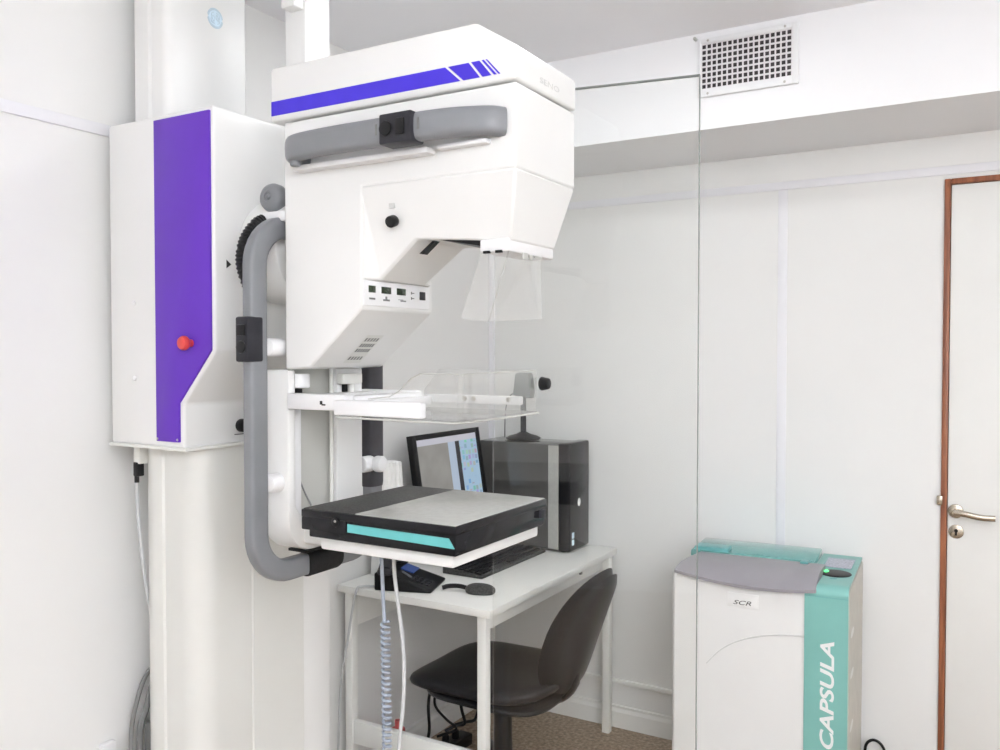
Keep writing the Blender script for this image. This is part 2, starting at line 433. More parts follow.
# ---- fixed column
pl = [(-1.93, 1.80), (-1.93, 1.45)] + [(-1.93 + .07 * 0 + (-1.845 + 1.93), 1.432)]
def arc(cx, cy, r, a0, a1, k=8): return [(cx + r * math.cos(math.radians(a0 + (a1 - a0) * i / k)), cy + r * math.sin(math.radians(a0 + (a1 - a0) * i / k))) for i in range(k + 1)]
cp = [(-1.915, 1.80), (-1.915, 1.51)] + arc(-1.845, 1.505, .070, 180, 270, 5) + [(-1.820, 1.438), (-1.815, 1.443)] + arc(-1.75, 1.500, .06, 265, 360, 8) + [(-1.69, 1.605), (-1.694, 1.608), (-1.694, 1.612), (-1.69, 1.615), (-1.69, 1.80)]
colm = obj('column', prism(B(), cp, 'Z', 0.0, 1.316), M['cream'], mm, smooth=30)
obj('column_base', box(B(), -1.945, -1.45, 1.40, 1.98, 0, .06, .02, 3), M['cream'], mm)
obj('rear_cover', box(B(), -1.94, -1.70, 1.803, 1.925, 0.06, 1.50, .01, 3), M['white'], mm)
# ---- upper column with the round blue emblem
uc = [(-1.955, 1.735), (-1.955, 1.475), (-1.945, 1.468), (-1.895, 1.468), (-1.888, 1.474), (-1.880, 1.468)] + arc(-1.845, 1.493, .025, 270, 360, 5) + [(-1.82, 1.722), (-1.826, 1.730), (-1.835, 1.735)]
up = obj('upper_column', prism(B(), uc, 'Z', 1.9, ZC - .001), M['white'], mm, smooth=30)
em = B(); ec = Vector((-1.8195, 1.619, 2.432)); R = .023
for k in range(1):
    ring = [ec + Vector((0, R * math.cos(2 * PI * i / 32), R * math.sin(2 * PI * i / 32))) for i in range(32)]
    sweep(em, ring, .0035, .001, ref=(0, 0, 1), closed=True, n=6)
for s in (1, -1):   # the curls of the script monogram
    sweep(em, smooth_path([ec + Vector((.0005, s * a, s * b)) for a, b in ((.003, .014), (.012, .012), (.014, .003), (.008, -.005), (.002, .002), (.006, .009), (.013, -.008), (.006, -.014))], 5), .0016, .001, ref=(1, 0, 0), n=6)
obj('emblem_lines', em, M['blueink'], up)
em = B(); lathe(em, ec - Vector((.0004, 0, 0)), (1, 0, 0), [(0, 0), (R, 0), (R, .0008), (0, .0008)], 32)
obj('emblem_disc', em, M['blueink2'], up)
# ---- cable mast to the ceiling behind the head
ms = B(); box(ms, -1.64, -1.57, 1.690, 1.785, 1.93, ZC - .001, .004)
box(ms, -1.62, -1.575, 1.655, 1.692, 2.43, 2.55, .004)
obj('cable_mast', ms, M['white'], mm)
# ---- carriage housing: right lower corner cut away
cy0, cy1 = 1.40, 1.80
cprof = [(-1.962, 2.120), (-1.583, 2.120), (-1.583, 1.553), (-1.70, 1.428), (-1.688, 1.425), (-1.688, 1.322), (-1.955, 1.322), (-1.962, 1.33)]
cprof = [(-1.962, 2.120), (-1.583, 2.120), (-1.583, 1.553), (-1.690, 1.428), (-1.690, 1.322), (-1.962, 1.322)]
car = obj('carriage_housing', prism(B(), cprof, 'Y', cy0, cy1, .008, 3), M['white'], mm)
obj('bottom_flange', box(B(), -1.965, -1.680, 1.395, 1.80, 1.316, 1.324, .002), M['cream'], car)
pp = [(-1.783, 2.108), (-1.591, 2.108), (-1.591, 1.556), (-1.702, 1.430), (-1.702, 1.337), (-1.783, 1.337)]
obj('violet_panel', prism(B(), pp, 'Y', 1.394, 1.402, .0015, 2), M['purple'], car, label='violet front panel with cut lower corner')
eb = B(); cyl(eb, (-1.656, 1.395, 1.573), (-1.656, 1.374, 1.573), .009, n=20); lathe(eb, (-1.656, 1.380, 1.573), (0, -1, 0), [(0, 0), (.014, 0), (.017, .004), (.017, .010), (.014, .015), (.006, .017), (0, .017)], 24)
obj('emergency_button', eb, M['red'], car, label='red emergency stop button')
for x, z in ((-1.868, 1.673), (-1.868, 1.487)):
    s = B(); sellip(s, (x, 1.399, z), (.006, .004, .006)); obj('screw_cap', s, M['white2'], car)
for x in (-1.778, -1.707):
    s = B(); sellip(s, (x, 1.3935, 1.343), (.003, .002, .003)); obj('screw', s, M['steel'], car)
kn = B(); cyl(kn, (-1.69, 1.573, 1.366), (-1.668, 1.573, 1.366), .017, n=24, bev=.004); obj('adjusting_knob', kn, M['black'], car)
ar = B(); prism(ar, [(1.436, 1.768), (1.436, 1.748), (1.450, 1.758)], 'X', -1.5835, -1.5822); obj('arrow_mark', ar, M['ink2'], car)
gl = B(); prism(gl, [(1.555, 1.3425), (1.60, 1.3425), (1.60, 1.345), (1.555, 1.345)], 'X', -1.691, -1.688); obj('marking_line', gl, M['ink'], car)
# ---- rotation hub between carriage and head
hb = B(); cyl(hb, (-1.585, 1.60, 1.80), (-1.46, 1.60, 1.80), .13, n=40, bev=.01); obj('rotation_hub', hb, M['white'], mm)
# ---- tube head: body + lid
HY0, HY1 = 1.45, 1.71
bm = B()
zt = 2.066
def V(*p): return bm.verts.new(p)
prof_near = [(-1.412, zt), (-.815, zt), (-.815, 1.903)]
# vertical body + arm root: outline in XZ
outl = [(-1.412, zt), (-.815, zt), (-.815, 1.903), (-1.19, 1.903), (-1.19, 1.645), (-1.338, 1.517), (-1.412, 1.512)]
prism(bm, outl, 'Y', HY0, HY1)
top = [(-1.195, HY0, 1.904), (-.815, HY0, 1.904), (-.815, HY1, 1.904), (-1.195, HY1, 1.904)]
bot = [(-1.072, 1.487, 1.788), (-.846, 1.487, 1.770), (-.846, 1.673, 1.770), (-1.072, 1.673, 1.788)]
A = [V(*p) for p in top]; Cc = [V(*p) for p in bot]
D1, D4 = V(-1.192, HY0, 1.706), V(-1.192, HY1, 1.706)
C1, C4 = V(-1.176, 1.495, 1.708), V(-1.176, 1.665, 1.708)
for q in ((A[0], A[1], Cc[1], Cc[0]), (A[1], A[2], Cc[2], Cc[1]), (A[2], A[3], Cc[3], Cc[2]), (Cc[0], Cc[1], Cc[2], Cc[3]), (Cc[0], Cc[3], C4, C1), (A[0], Cc[0], C1), (A[0], C1, D1), (A[3], C4, Cc[3]), (A[3], D4, C4), (D1, C1, C4, D4), (A[0], D1, D4, A[3]), (A[0], A[3], A[2], A[1])):
    bm.faces.new(q)
head = obj('tube_head', bm, M['white'], mm, smooth=25, bevel=.005, seg=2)
# sloping lid with violet stripe
lid = [(-1.450, 2.070), (-.8135, 2.070), (-.8135, 2.134), (-.905, 2.192), (-1.450, 2.192)]
lo_ = obj('head_lid', prism(B(), lid, 'Y', HY0 - .003, HY1 + .003, .007, 3), M['white'], mm)
def slab(bm, poly, y, t=.0015): prism(bm, poly, 'Y', y - t, y)
sb = B(); ys = HY0 - .0028
zA, zB = 2.084, 2.116                                   # stripe runs level along the lid, its end cut into slanted bars
for a, b, la, lb_ in ((-1.446, -.974, 0, .036), (-.967, -.919, .036, .026), (-.913, -.894, .026, .027), (-.889, -.884, .028, .029), (-.880, -.877, .029, .030)):
    prism(sb, [(a + la, zA), (b + lb_, zA), (b, zB), (a, zB)], 'Y', ys - .0014, ys + .001)
obj('violet_stripe', sb, M['stripe'], lo_, label='violet blue stripe ending in slanted bars')
tx = text_on('SENO', .016, (-.8133, 1.545, 2.088), (0, 1, 0), (0, 0, 1), length=.085, depth=.0006)
obj('pale_lettering', tx, M['paleink'], lo_)
# black round button and its small mark on the near face
bt = B(); cyl(bt, (-1.118, 1.470, 1.828), (-1.118, 1.452, 1.822), .0125, n=24, bev=.003); obj('round_button', bt, M['black'], mm)
bt = B(); prism(bt, [(-1.126, 1.853), (-1.112, 1.853), (-1.112, 1.863), (-1.126, 1.863)], 'Y', 1.4605, 1.467); obj('button_mark', bt, M['paleink'], mm)
# control panel with the displays (faces +X)
cpn = obj('control_panel', box(B(), -1.1905, -1.186, 1.452, 1.694, 1.652, 1.706, .0015), M['white2'], mm)
for (ya, yb, za, zb) in ((1.467, 1.490, 1.680, 1.695), (1.511, 1.545, 1.680, 1.695), (1.566, 1.599, 1.680, 1.695)):
    obj('display', box(B(), -1.1862, -1.1846, ya, yb, za, zb, .0006), M['lcd'], cpn)
obj('slide_switch', box(B(), -1.1862, -1.1826, 1.653, 1.673, 1.673, 1.692, .001), M['box'], cpn)
for (ya, yb, za, zb) in ((1.469, 1.489, 1.665, 1.669), (1.517, 1.540, 1.664, 1.668), (1.525, 1.531, 1.668, 1.674), (1.580, 1.600, 1.6655, 1.6685), (1.572, 1.590, 1.6690, 1.6702), (1.620, 1.632, 1.686, 1.688), (1.620, 1.623, 1.684, 1.690), (1.620, 1.632, 1.674, 1.676), (1.620, 1.623, 1.672, 1.678)):
    obj('panel_symbol', box(B(), -1.1862, -1.1852, ya, yb, za, zb), M['ink'], cpn)
# rating label on the slanted underside
def on_slant(t, y, off=0.0008):
    a, b = Vector((-1.19, 0, 1.645)), Vector((-1.338, 0, 1.517)); p = a.lerp(b, t); n = Vector((.128, 0, -.148)).normalized()
    return (p.x + n.x * off, y, p.z + n.z * off)
lb = B()
vs = [lb.verts.new(on_slant(t, y)) for t, y in ((.42, 1.545), (.42, 1.605), (.92, 1.605), (.92, 1.545))]; lb.faces.new(vs)
lbo = obj('rating_label', lb, M['cream'], head, smooth=0)
lb = B()
for r_, (ta, tb) in enumerate(((.47, .53), (.57, .63), (.66, .72), (.80, .86))):
    n_ = (5, 6, 6, 5)[r_]
    for i in range(n_):
        y = 1.550 + .051 * i / n_
        vs = [lb.verts.new(on_slant(t, yy, .0012)) for t, yy in ((ta, y), (ta, y + .006), (tb, y + .006), (tb, y))]; lb.faces.new(vs)
obj('label_lines', lb, M['ink'], lbo, smooth=0)
# collimator slot, holder and clear face shield under the arm
sl = B(); hexa(sl, [(-1.035, 1.492, 1.790), (-.915, 1.492, 1.781), (-.915, 1.665, 1.781), (-1.035, 1.665, 1.790)], [(-1.035, 1.492, 1.7865), (-.915, 1.492, 1.764), (-.915, 1.665, 1.764), (-1.035, 1.665, 1.7865)])
obj('collimator_slot', sl, M['black'], mm, smooth=0)
sl = B(); hexa(sl, [(-1.050, 1.520, 1.792), (-1.040, 1.520, 1.792), (-1.040, 1.535, 1.792), (-1.050, 1.535, 1.792)], [(-1.080, 1.505, 1.760), (-1.070, 1.505, 1.758), (-1.070, 1.520, 1.758), (-1.080, 1.520, 1.760)])
obj('light_tab', sl, M['black'], mm, smooth=0)
hd = B(); box(hd, -.916, -.848, 1.482, 1.675, 1.750, 1.776, .004); 
hd_o = obj('shield_holder', hd, M['white2'], mm)
for x in (-.900, -.872):
    s = B(); box(s, x - .008, x + .008, 1.481, 1.486, 1.7475, 1.753, .001); obj('holder_clip', s, M['black'], hd_o)
s = B(); box(s, -.8485, -.845, 1.535, 1.555, 1.738, 1.752, .001); box(s, -.8485, -.845, 1.562, 1.575, 1.740, 1.750, .001); box(s, -.8485, -.845, 1.585, 1.615, 1.745, 1.750, .001); obj('holder_latch', s, M['greyplate'], hd_o)
# flared clear shield: three thin walls
fs = B()
T = [(-.914, 1.484), (-.852, 1.484), (-.852, 1.640), (-.914, 1.640)]
Bt = [(-.952, 1.470), (-.868, 1.470), (-.838, 1.605), (-.952, 1.660)]
T = [(-.914, 1.484, 1.750), (-.850, 1.484, 1.750), (-.846, 1.610, 1.748), (-.914, 1.66, 1.750)]
Bt = [(-.962, 1.485, 1.620), (-.893, 1.480, 1.612), (-.838, 1.602, 1.620), (-.962, 1.66, 1.620)]
def wall_piece(bm, a, b, c, d, t=.0025):
    a, b, c, d = map(Vector, (a, b, c, d)); n = (b - a).cross(d - a).normalized() * t
    hexa(bm, [a, b, c, d], [a + n, b + n, c + n, d + n])
for i in (0, 1): wall_piece(fs, T[i], T[i + 1], Bt[i + 1], Bt[i])
obj('clear_shield', fs, M['acryl2'], mm, smooth=0)
# ---- grey handle on the near side of the head
hz = 1.993
path = [(-1.350, 1.452, hz - .006), (-1.348, 1.425, hz - .006), (-1.328, 1.398, hz - .004), (-1.24, 1.392, hz - .002), (-1.09, 1.392, hz - .002), (-1.00, 1.394, hz - .002), (-.93, 1.408, hz), (-.865, 1.432, hz), (-.845, 1.455, hz)]
hn = B(); sweep(hn, smooth_path(path, 8), .028, .019, ref=(0, 0, 1), n=20, power=3.2)
hh = obj('head_handle', hn, M['pgrey'], mm)
cb = B(); box(cb, -1.078, -1.000, 1.366, 1.412, hz - .034, hz + .026, .004, 2)
cbo = obj('switch_box', cb, M['box'], hh)
s = B(); cyl(s, (-1.060, 1.3665, hz - .004), (-1.060, 1.361, hz - .004), .015, n=24, bev=.003); obj('round_switch', s, M['black'], cbo)
s = B(); box(s, -1.034, -1.014, 1.361, 1.3665, hz - .020, hz + .012, .002); obj('rocker_switch', s, M['black'], cbo)
s = B(); cyl(s, (-1.330, 1.400, hz - .030), (-1.330, 1.400, hz - .042), .012, n=18, bev=.003); obj('end_screw', s, M['pgrey'], hh)
s = B(); box(s, -1.36, -1.00, 1.42, 1.452, hz - .046, hz - .034, .003); box(s, -.985, -.87, 1.43, 1.452, hz - .040, hz - .031, .003); obj('handle_rail', s, M['white2'], hh)
for x in (-1.090, -.988):
    obj('handle_mark', box(B(), x - .002, x + .002, 1.3725, 1.3745, hz - .012, hz + .010), M['ink'], hh)
# ---- big grey loop handle round the arm, in the plane x = -1.45
lx = -1.45
zc0, zc1, yc0, yc1 = 1.046, 1.838, 1.396, 1.807
lp = []
def corner(cy, cz, r, a0, a1, k=9):
    return [(lx, cy + r * math.cos(math.radians(a0 + (a1 - a0) * i / k)), cz + r * math.sin(math.radians(a0 + (a1 - a0) * i / k))) for i in range(k + 1)]
r = .095
lp = corner(yc1 - r, zc0 + r, r, 0, -90) + corner(yc0 + r, zc0 + r, r, 270, 180) + corner(yc0 + r, zc1 - r, r, 180, 90) + corner(yc1 - r, zc1 - r, r, 90, 0)
# even spacing on the straight runs
full = []
for i, p in enumerate(lp):
    q = lp[(i + 1) % len(lp)]; d = (Vector(q) - Vector(p)).length; k = max(1, int(d / .04))
    for j in range(k): full.append(Vector(p).lerp(Vector(q), j / k))
lpb = B(); sweep(lpb, full, .017, .0255, ref=(1, 0, 0), n=24, closed=True, power=4.5)
lh = obj('loop_handle', lpb, M['pgrey'], mm)
g = B(); sweep(g, [(lx, 1.548, zc0), (lx, 1.555, zc0), (lx, 1.61, zc0), (lx, 1.658, zc0), (lx, 1.665, zc0)], .025, .032, ref=(1, 0, 0), n=20, scale=lambda t: .92 if t in (0, 1) else 1.0)
g2 = B(); sweep(g2, [(lx, yc1, 1.20), (lx, yc1, 1.21), (lx, yc1, 1.35), (lx, yc1, 1.68), (lx, yc1, 1.69)], .022, .030, ref=(1, 0, 0), n=20, power=3, scale=lambda t: .94 if t in (0, 1) else 1.0)  # added cover round the far bar, its dark colour stands in for shade
obj('far_bar_shade', g2, M['pgrey_shade'], lh, label='far bar of the grey handle, shade added as a darker cover')
obj('foam_grip', g, M['rubber'], lh, label='black foam sleeve')
cb = B(); box(cb, lx - .018, lx + .020, 1.354, 1.402, 1.530, 1.630, .005, 2)
cbo = obj('switch_box', cb, M['box'], lh)
s = B(); cyl(s, (lx + .002, 1.355, 1.563), (lx + .002, 1.349, 1.563), .014, n=20, bev=.003); obj('round_switch', s, M['black'], cbo)
s = B(); box(s, lx - .010, lx + .014, 1.349, 1.355, 1.588, 1.612, .002); obj('rocker_switch', s, M['black'], cbo)
for (ya, yb, z) in ((1.418, 1.470, 1.563), (1.418, 1.470, 1.255), (1.745, 1.79, 1.262)):
    s = B(); cyl(s, (lx + .012, ya, z), (lx + .012, yb, z), .021, n=22, bev=.008); obj('standoff', s, M['white2'], lh, label='white plastic standoff')
s = B(); cyl(s, (-1.425, 1.785, 1.262), (-1.395, 1.785, 1.262), .021, n=22, bev=.008); obj('standoff', s, M['white2'], lh, label='white plastic standoff')
# round lock knob and its white bracket, corrugated hose
k = B(); lathe(k, (-1.497, 1.525, 1.912), (.02, -1, .05), [(0, 0), (.022, 0), (.030, .004), (.034, .012), (.034, .028), (.030, .037), (.020, .042), (.012, .043), (.012, .040), (.007, .040), (.004, .045), (0, .046)], 32)
obj('lock_knob', k, M['pgrey'], mm)
k = B(); box(k, -1.50, -1.41, 1.46, 1.53, 1.850, 1.874, .004); obj('knob_bracket', k, M['white2'], mm)
hp = smooth_path([(-1.49, 1.485, 1.862), (-1.495, 1.448, 1.846), (-1.50, 1.418, 1.806), (-1.50, 1.407, 1.756), (-1.49, 1.415, 1.705), (-1.48, 1.43, 1.672)], 12)
h = B(); N = len(hp); sweep(h, hp, .0145, n=14, scale=lambda t: 1.0 + .10 * (1 if int(t * 64) % 2 else -1))
hs = []
obj('corrugated_hose', h, M['black'], mm, smooth=60)
# ---- support arm below the head (carries paddle and image receptor)
sa = B(); pr_ = [(1.450, 1.515), (1.478, 1.515), (1.478, 1.20)] 
def yz(bm, poly, x0, x1, bev=.006): prism(bm, poly, 'X', x0, x1, bev, 2)
# near cheek with rounded foot
foot = [(1.452, 1.512), (1.476, 1.512), (1.476, 1.20), (1.500, 1.165), (1.66, 1.155), (1.70, 1.155), (1.70, 1.092), (1.53, 1.090)] + [(1.53 + .078 * math.cos(math.radians(a)), 1.17 + .08 * math.sin(math.radians(a))) for a in (255, 240, 225, 210, 195, 180)]
yz(sa, foot, -1.488, -1.405)
obj('near_cheek', sa, M['white'], mm)
obj('foot_gasket', box(B(), -1.46, -1.402, 1.505, 1.605, 1.085, 1.0915, .001), M['black'], mm)
sa = B(); box(sa, -1.488, -1.405, 1.616, 1.712, 1.155, 1.512, .004); obj('far_cheek', sa, M['white'], mm)
sa = B(); box(sa, -1.478, -1.428, 1.476, 1.617, 1.155, 1.512); obj('guide_plate', sa, M['greyplate'], mm, smooth=0)
sa = B(); box(sa, -1.428, -1.414, 1.478, 1.502, 1.17, 1.42, .002); obj('guide_strip', sa, M['white2'], mm)
sa = B()
for y in (1.604,): cyl(sa, (-1.412, y, 1.155), (-1.412, y, 1.512), .005, n=12)
obj('guide_rod', sa, M['cream'], mm)
sa = B(); cyl(sa, (-1.412, 1.498, 1.47), (-1.412, 1.498, 1.502), .022, n=20, bev=.003); obj('drive_roller', sa, M['white2'], mm)
sa = B(); box(sa, -1.404, -1.382, 1.612, 1.685, 1.475, 1.500, .003); cyl(sa, (-1.393, 1.655, 1.44), (-1.393, 1.655, 1.48), .009, n=14); obj('drive_block', sa, M['cream'], mm)
obj('end_switch', box(B(), -1.425, -1.40, 1.480, 1.492, 1.447, 1.468, .001), M['black'], mm)
obj('end_switch', box(B(), -1.404, -1.395, 1.632, 1.644, 1.452, 1.474, .001), M['black'], mm)
sa = B(); sweep(sa, smooth_path([(-1.43, 1.495, 1.30), (-1.425, 1.515, 1.24), (-1.42, 1.54, 1.19)]), .002, n=6); obj('inner_wire', sa, M['ink'], mm)
# ---- paddle bracket + compression paddle
pb = B(); box(pb, -1.404, -1.236, 1.446, 1.482, 1.424, 1.459, .003); box(pb, -1.412, -1.236, 1.71, 1.735, 1.424, 1.459, .003); box(pb, -1.400, -1.36, 1.475, 1.725, 1.428, 1.455, .003)
box(pb, -1.28, -1.232, 1.475, 1.725, 1.43, 1.455, .003)
pbo = obj('paddle_bracket', pb, M['white2'], mm)
s = B(); box(s, -1.305, -1.299, 1.4445, 1.4465, 1.437, 1.445); box(s, -1.3, -1.290, 1.4445, 1.4465, 1.435, 1.438); obj('bracket_mark', s, M['ink2'], pbo)
pad = obj('compression_paddle', box(B(), -1.240, -1.014, 1.415, 1.436, 1.418, 1.450, .003), M['white2'], mm)
s = B(); box(s, -1.240, -.970, 1.745, 1.762, 1.430, 1.450, .003); obj('far_rail', s, M['white2'], pad)
s = B(); box(s, -1.240, -1.215, 1.434, 1.747, 1.424, 1.446, .003); obj('cross_rail', s, M['white2'], pad)
for x in (-1.242, -1.130, -1.105, -1.010):
    s = B(); cyl(s, (x + .01, 1.746, 1.442), (x + .01, 1.741, 1.442), .006, n=12, bev=.002); obj('screw', s, M['steel'], pad)
# clear tray: bottom plate plus upstanding walls (near wall sloped at its left end)
ct = B()
prism(ct, rrect(-1.085, 1.585, .162, .168, .015), 'Z', 1.4135, 1.4175)
prism(ct, [(-1.16, 1.4175), (-.926, 1.4175), (-.926, 1.507), (-1.030, 1.507), (-1.052, 1.498), (-1.085, 1.470), (-1.11, 1.458), (-1.16, 1.452)], 'Y', 1.4365, 1.4395)
prism(ct, [(-1.235, 1.4175), (-.926, 1.4175), (-.926, 1.512), (-1.19, 1.512), (-1.235, 1.46)], 'Y', 1.7395, 1.7425)
box(ct, -.929, -.926, 1.42, 1.745, 1.4175, 1.509)
obj('clear_tray', ct, M['acryl'], pad, smooth=0)
rim = B()
sweep(rim, [(-1.235, 1.4185, 1.4135), (-1.05, 1.4185, 1.4125), (-.940, 1.4185, 1.4125), (-.926, 1.425, 1.4125), (-.924, 1.58, 1.4125), (-.924, 1.748, 1.4135)], .0022, n=8)
sweep(rim, [(-1.165, 1.438, 1.453), (-1.11, 1.438, 1.459), (-1.085, 1.438, 1.471), (-1.052, 1.438, 1.499), (-1.030, 1.438, 1.508), (-.928, 1.438, 1.508), (-.9275, 1.742, 1.511)], .0011, n=6)
obj('tray_rim', rim, M['greyplate'], pad)
s = B(); cyl(s, (-.926, 1.765, 1.480), (-.905, 1.765, 1.480), .016, .013, n=20, bev=.003); obj('paddle_knob', s, M['black'], pad)
# ---- image receptor (black cassette box) on a white tray
ir = obj('image_receptor', box(B(), -1.290, -.915, 1.392, 1.762, 1.157, 1.205, .003, 2), M['gloss'], mm, label='black image receptor box')
s = B(); box(s, -1.308, -.911, 1.387, 1.766, 1.199, 1.2165, .003, 2); box(s, -1.308, -1.184, 1.3875, 1.76, 1.172, 1.200, .003, 2); obj('receptor_lid', s, M['gloss'], ir)
s = B(); box(s, -1.304, -1.166, 1.391, 1.762, 1.2155, 1.2180, .001, 2); obj('matte_cover', s, M['matte'], ir)
s = B(); box(s, -1.162, -.915, 1.391, 1.763, 1.2155, 1.2185, .001, 2); obj('polished_plate', s, M['carbon'], ir, label='polished grey top plate')
s = B(); prism(s, [(-1.182, 1.195), (-.930, 1.192), (-.917, 1.173), (-1.182, 1.178)], 'Y', 1.3895, 1.394); obj('turquoise_strip', s, M['turq'], ir, label='turquoise cassette edge')
s = B(); cyl(s, (-1.212, 1.388, 1.196), (-1.212, 1.384, 1.196), .010, n=16, bev=.002); obj('receptor_catch', s, M['black'], ir)
s = B(); sellip(s, (-1.210, 1.3835, 1.199), (.003, .002, .003)); obj('catch_pin', s, M['steel'], ir)
s = B(); box(s, -.917, -.909, 1.735, 1.757, 1.176, 1.194, .001); obj('side_catch', s, M['box'], ir)
s = B(); box(s, -1.275, -.932, 1.41, 1.765, 1.128, 1.156, .006, 2); box(s, -1.41, -1.27, 1.50, 1.70, 1.11, 1.156, .004)
tr = obj('receptor_tray', s, M['white'], mm)
s = B(); cyl(s, (-1.180, 1.50, 1.128), (-1.180, 1.50, 1.105), .004, n=10); box(s, -1.196, -1.160, 1.494, 1.506, 1.104, 1.107, .001); box(s, -1.152, -1.124, 1.494, 1.506, 1.122, 1.128, .001)
obj('cable_hook', s, M['ink'], tr)
# cables hanging from the receptor
s = B(); sweep(s, smooth_path([(-1.180, 1.50, 1.108), (-1.176, 1.50, 1.03), (-1.172, 1.50, .965)]), .0042, n=8)
hx_, N = [], 40 * 10
for i in range(N + 1):
    t = i / N; a = 2 * PI * 40 * t; rr = .0085
    hx_.append((-1.170 + .004 * math.sin(2.0 * t) + rr * math.cos(a), 1.50 + rr * math.sin(a), .965 - .50 * t))
sweep(s, hx_, .0032, n=6)
sweep(s, smooth_path([(-1.166, 1.50, .465), (-1.17, 1.50, .30), (-1.22, 1.54, .10), (-1.40, 1.60, .05)]), .0042, n=8)
obj('coiled_cable', s, M['bcable'], mm, label='pale blue coiled cable')
s = B(); sweep(s, smooth_path([(-1.146, 1.50, 1.124), (-1.144, 1.50, 1.07), (-1.130, 1.50, .98), (-1.120, 1.50, .90), (-1.121, 1.50, .80), (-1.134, 1.50, .69), (-1.145, 1.50, .50), (-1.16, 1.52, .20), (-1.40, 1.62, .055)]), .0042, n=8)
obj('straight_cable', s, M['wcable'], mm, label='pale grey straight cable')
# plug and thin cord under the carriage
s = B(); box(s, -1.912, -1.888, 1.425, 1.455, 1.270, 1.322, .003); ho = obj('cord_socket', s, M['cream'], mm)
s = B(); box(s, -1.912, -1.893, 1.424, 1.444, 1.238, 1.275, .003); sweep(s, [(-1.905, 1.430, 1.24), (-1.905, 1.430, 1.222)], .006, n=8); obj('cord_plug', s, M['black'], mm)
s = B(); sweep(s, smooth_path([(-1.905, 1.430, 1.225), (-1.905, 1.432, 1.15), (-1.905, 1.445, 1.02), (-1.905, 1.468, .88), (-1.90, 1.495, .76), (-1.90, 1.515, .66)]), .0045, n=8); obj('thin_cord', s, M['wcable'], mm)

# ---- grey cable bundle hanging beside the column foot
cbn = B()
for i, (dy, dz) in enumerate(((0.034, 0), (.060, -.035), (.085, -.07))):
    sweep(cbn, smooth_path([(-1.965, 1.545 + dy * .3, .715 + dz), (-1.965, 1.485 + dy * .6, .705 + dz), (-1.965, 1.435 + dy, .64 + dz), (-1.965, 1.415 + dy, .54), (-1.965, 1.425 + dy, .35), (-1.965, 1.46 + dy * .5, .10), (-1.965, 1.52 + .3 * dy, .035 + .012 * i)], 8), .0085 if i else .006, n=8)
tag(obj('cable_bundle', cbn, M['greycable']), 'bundle of grey cables curving down beside the foot of the white column', 'cable')
wb = B(); box(wb, XL + .001, XL + .02, 1.385, 1.425, .50, .545, .004)
tag(obj('wall_socket', wb, M['white2']), 'small white socket low on the left wall beside the grey cable bundle', 'socket')

# ================================================================== GLASS SCREEN
ga = math.atan2(.05, .29)
gs = thing('glass_screen', 'tall clear glass protective screen standing behind the mammography head', 'glass screen', (0, 0, 0), (-.616, 1.952, 0), ga)
obj('glass_pane', box(B(), -.505, -.002, -.005, .005, .05, 2.18), M['glass'], gs, smooth=0)
e = B(); box(e, -.002, .0, -.005, .005, .05, 2.18); box(e, -.505, .0, -.005, .005, 2.18, 2.183); 
obj('polished_edge', e, M['glassedge'], gs, smooth=0)
obj('floor_channel', box(B(), -.51, .005, -.02, .02, .02, .052, .003), M['steel'], gs)
for x in (-.46, -.05): obj('foot', box(B(), x - .025, x + .025, -.13, .13, 0, .022, .004), M['steel'], gs)

# ================================================================== DESK
dk = thing('desk', 'white laminate computer desk standing in the corner by the left wall', 'desk', (-1.70, 2.82, 0))
obj('desk_top', box(B(), -2.003, -1.385, 2.300, 3.318, .722, .748, .003), M['desk'], dk)
for (x, y) in ((-1.425, 2.33), (-1.965, 2.33), (-1.405, 3.26), (-1.965, 3.27)):
    obj('leg', box(B(), x - .016, x + .016, y - .016, y + .016, 0, .722, .003), M['desk'], dk)
obj('front_rail', box(B(), -1.949, -1.441, 2.318, 2.342, .196, .276, .003), M['desk'], dk)
obj('side_apron', box(B(), -1.436, -1.416, 2.349, 3.24, .672, .722, .002), M['desk'], dk)
obj('back_apron', box(B(), -1.975, -1.955, 2.35, 3.25, .60, .722, .002), M['desk'], dk)
dh = B(); box(dh, -1.418, -1.408, 3.015, 3.030, .700, .724, .001); obj('apron_clip', dh, M['ink'], dk)

# monitor facing right, tilted back
mo = thing('monitor', 'black flat monitor with a lit picture screen, against the left wall', 'monitor', (0, 0, 0), (-1.86, 2.808, .748), 0)
tilt = Matrix.Translation((-.015, 0, .350)) @ Matrix.Rotation(math.radians(-9), 4, 'Y')
def tilted(bm):
    bmesh.ops.transform(bm, matrix=tilt, verts=bm.verts[:]); return bm
hw, hh_ = .233, .148
f = B()
box(f, -.012, .014, -hw, -hw + .026, -hh_, hh_, .002); box(f, -.012, .014, hw - .026, hw, -hh_, hh_, .002)
box(f, -.012, .014, -hw + .02, hw - .02, hh_ - .020, hh_, .002); box(f, -.012, .014, -hw + .02, hw - .02, -hh_, -hh_ + .03, .002)
obj('bezel', tilted(f), M['black'], mo)
obj('screen', tilted(box(B(), -.008, .009, -hw + .024, hw - .024, -hh_ + .028, hh_ - .018)), M['screen'], mo, smooth=0)
obj('rear_shell', tilted(box(B(), -.035, -.008, -hw + .03, hw - .03, -hh_ + .03, hh_ - .03, .01, 3)), M['black'], mo)
obj('stand_neck', hexa(B(), [(-.05, -.04, .005), (-.03, -.04, .005), (-.03, .04, .005), (-.05, .04, .005)], [(-.045, -.03, .36), (-.028, -.03, .36), (-.028, .03, .36), (-.045, .03, .36)]), M['black'], mo)
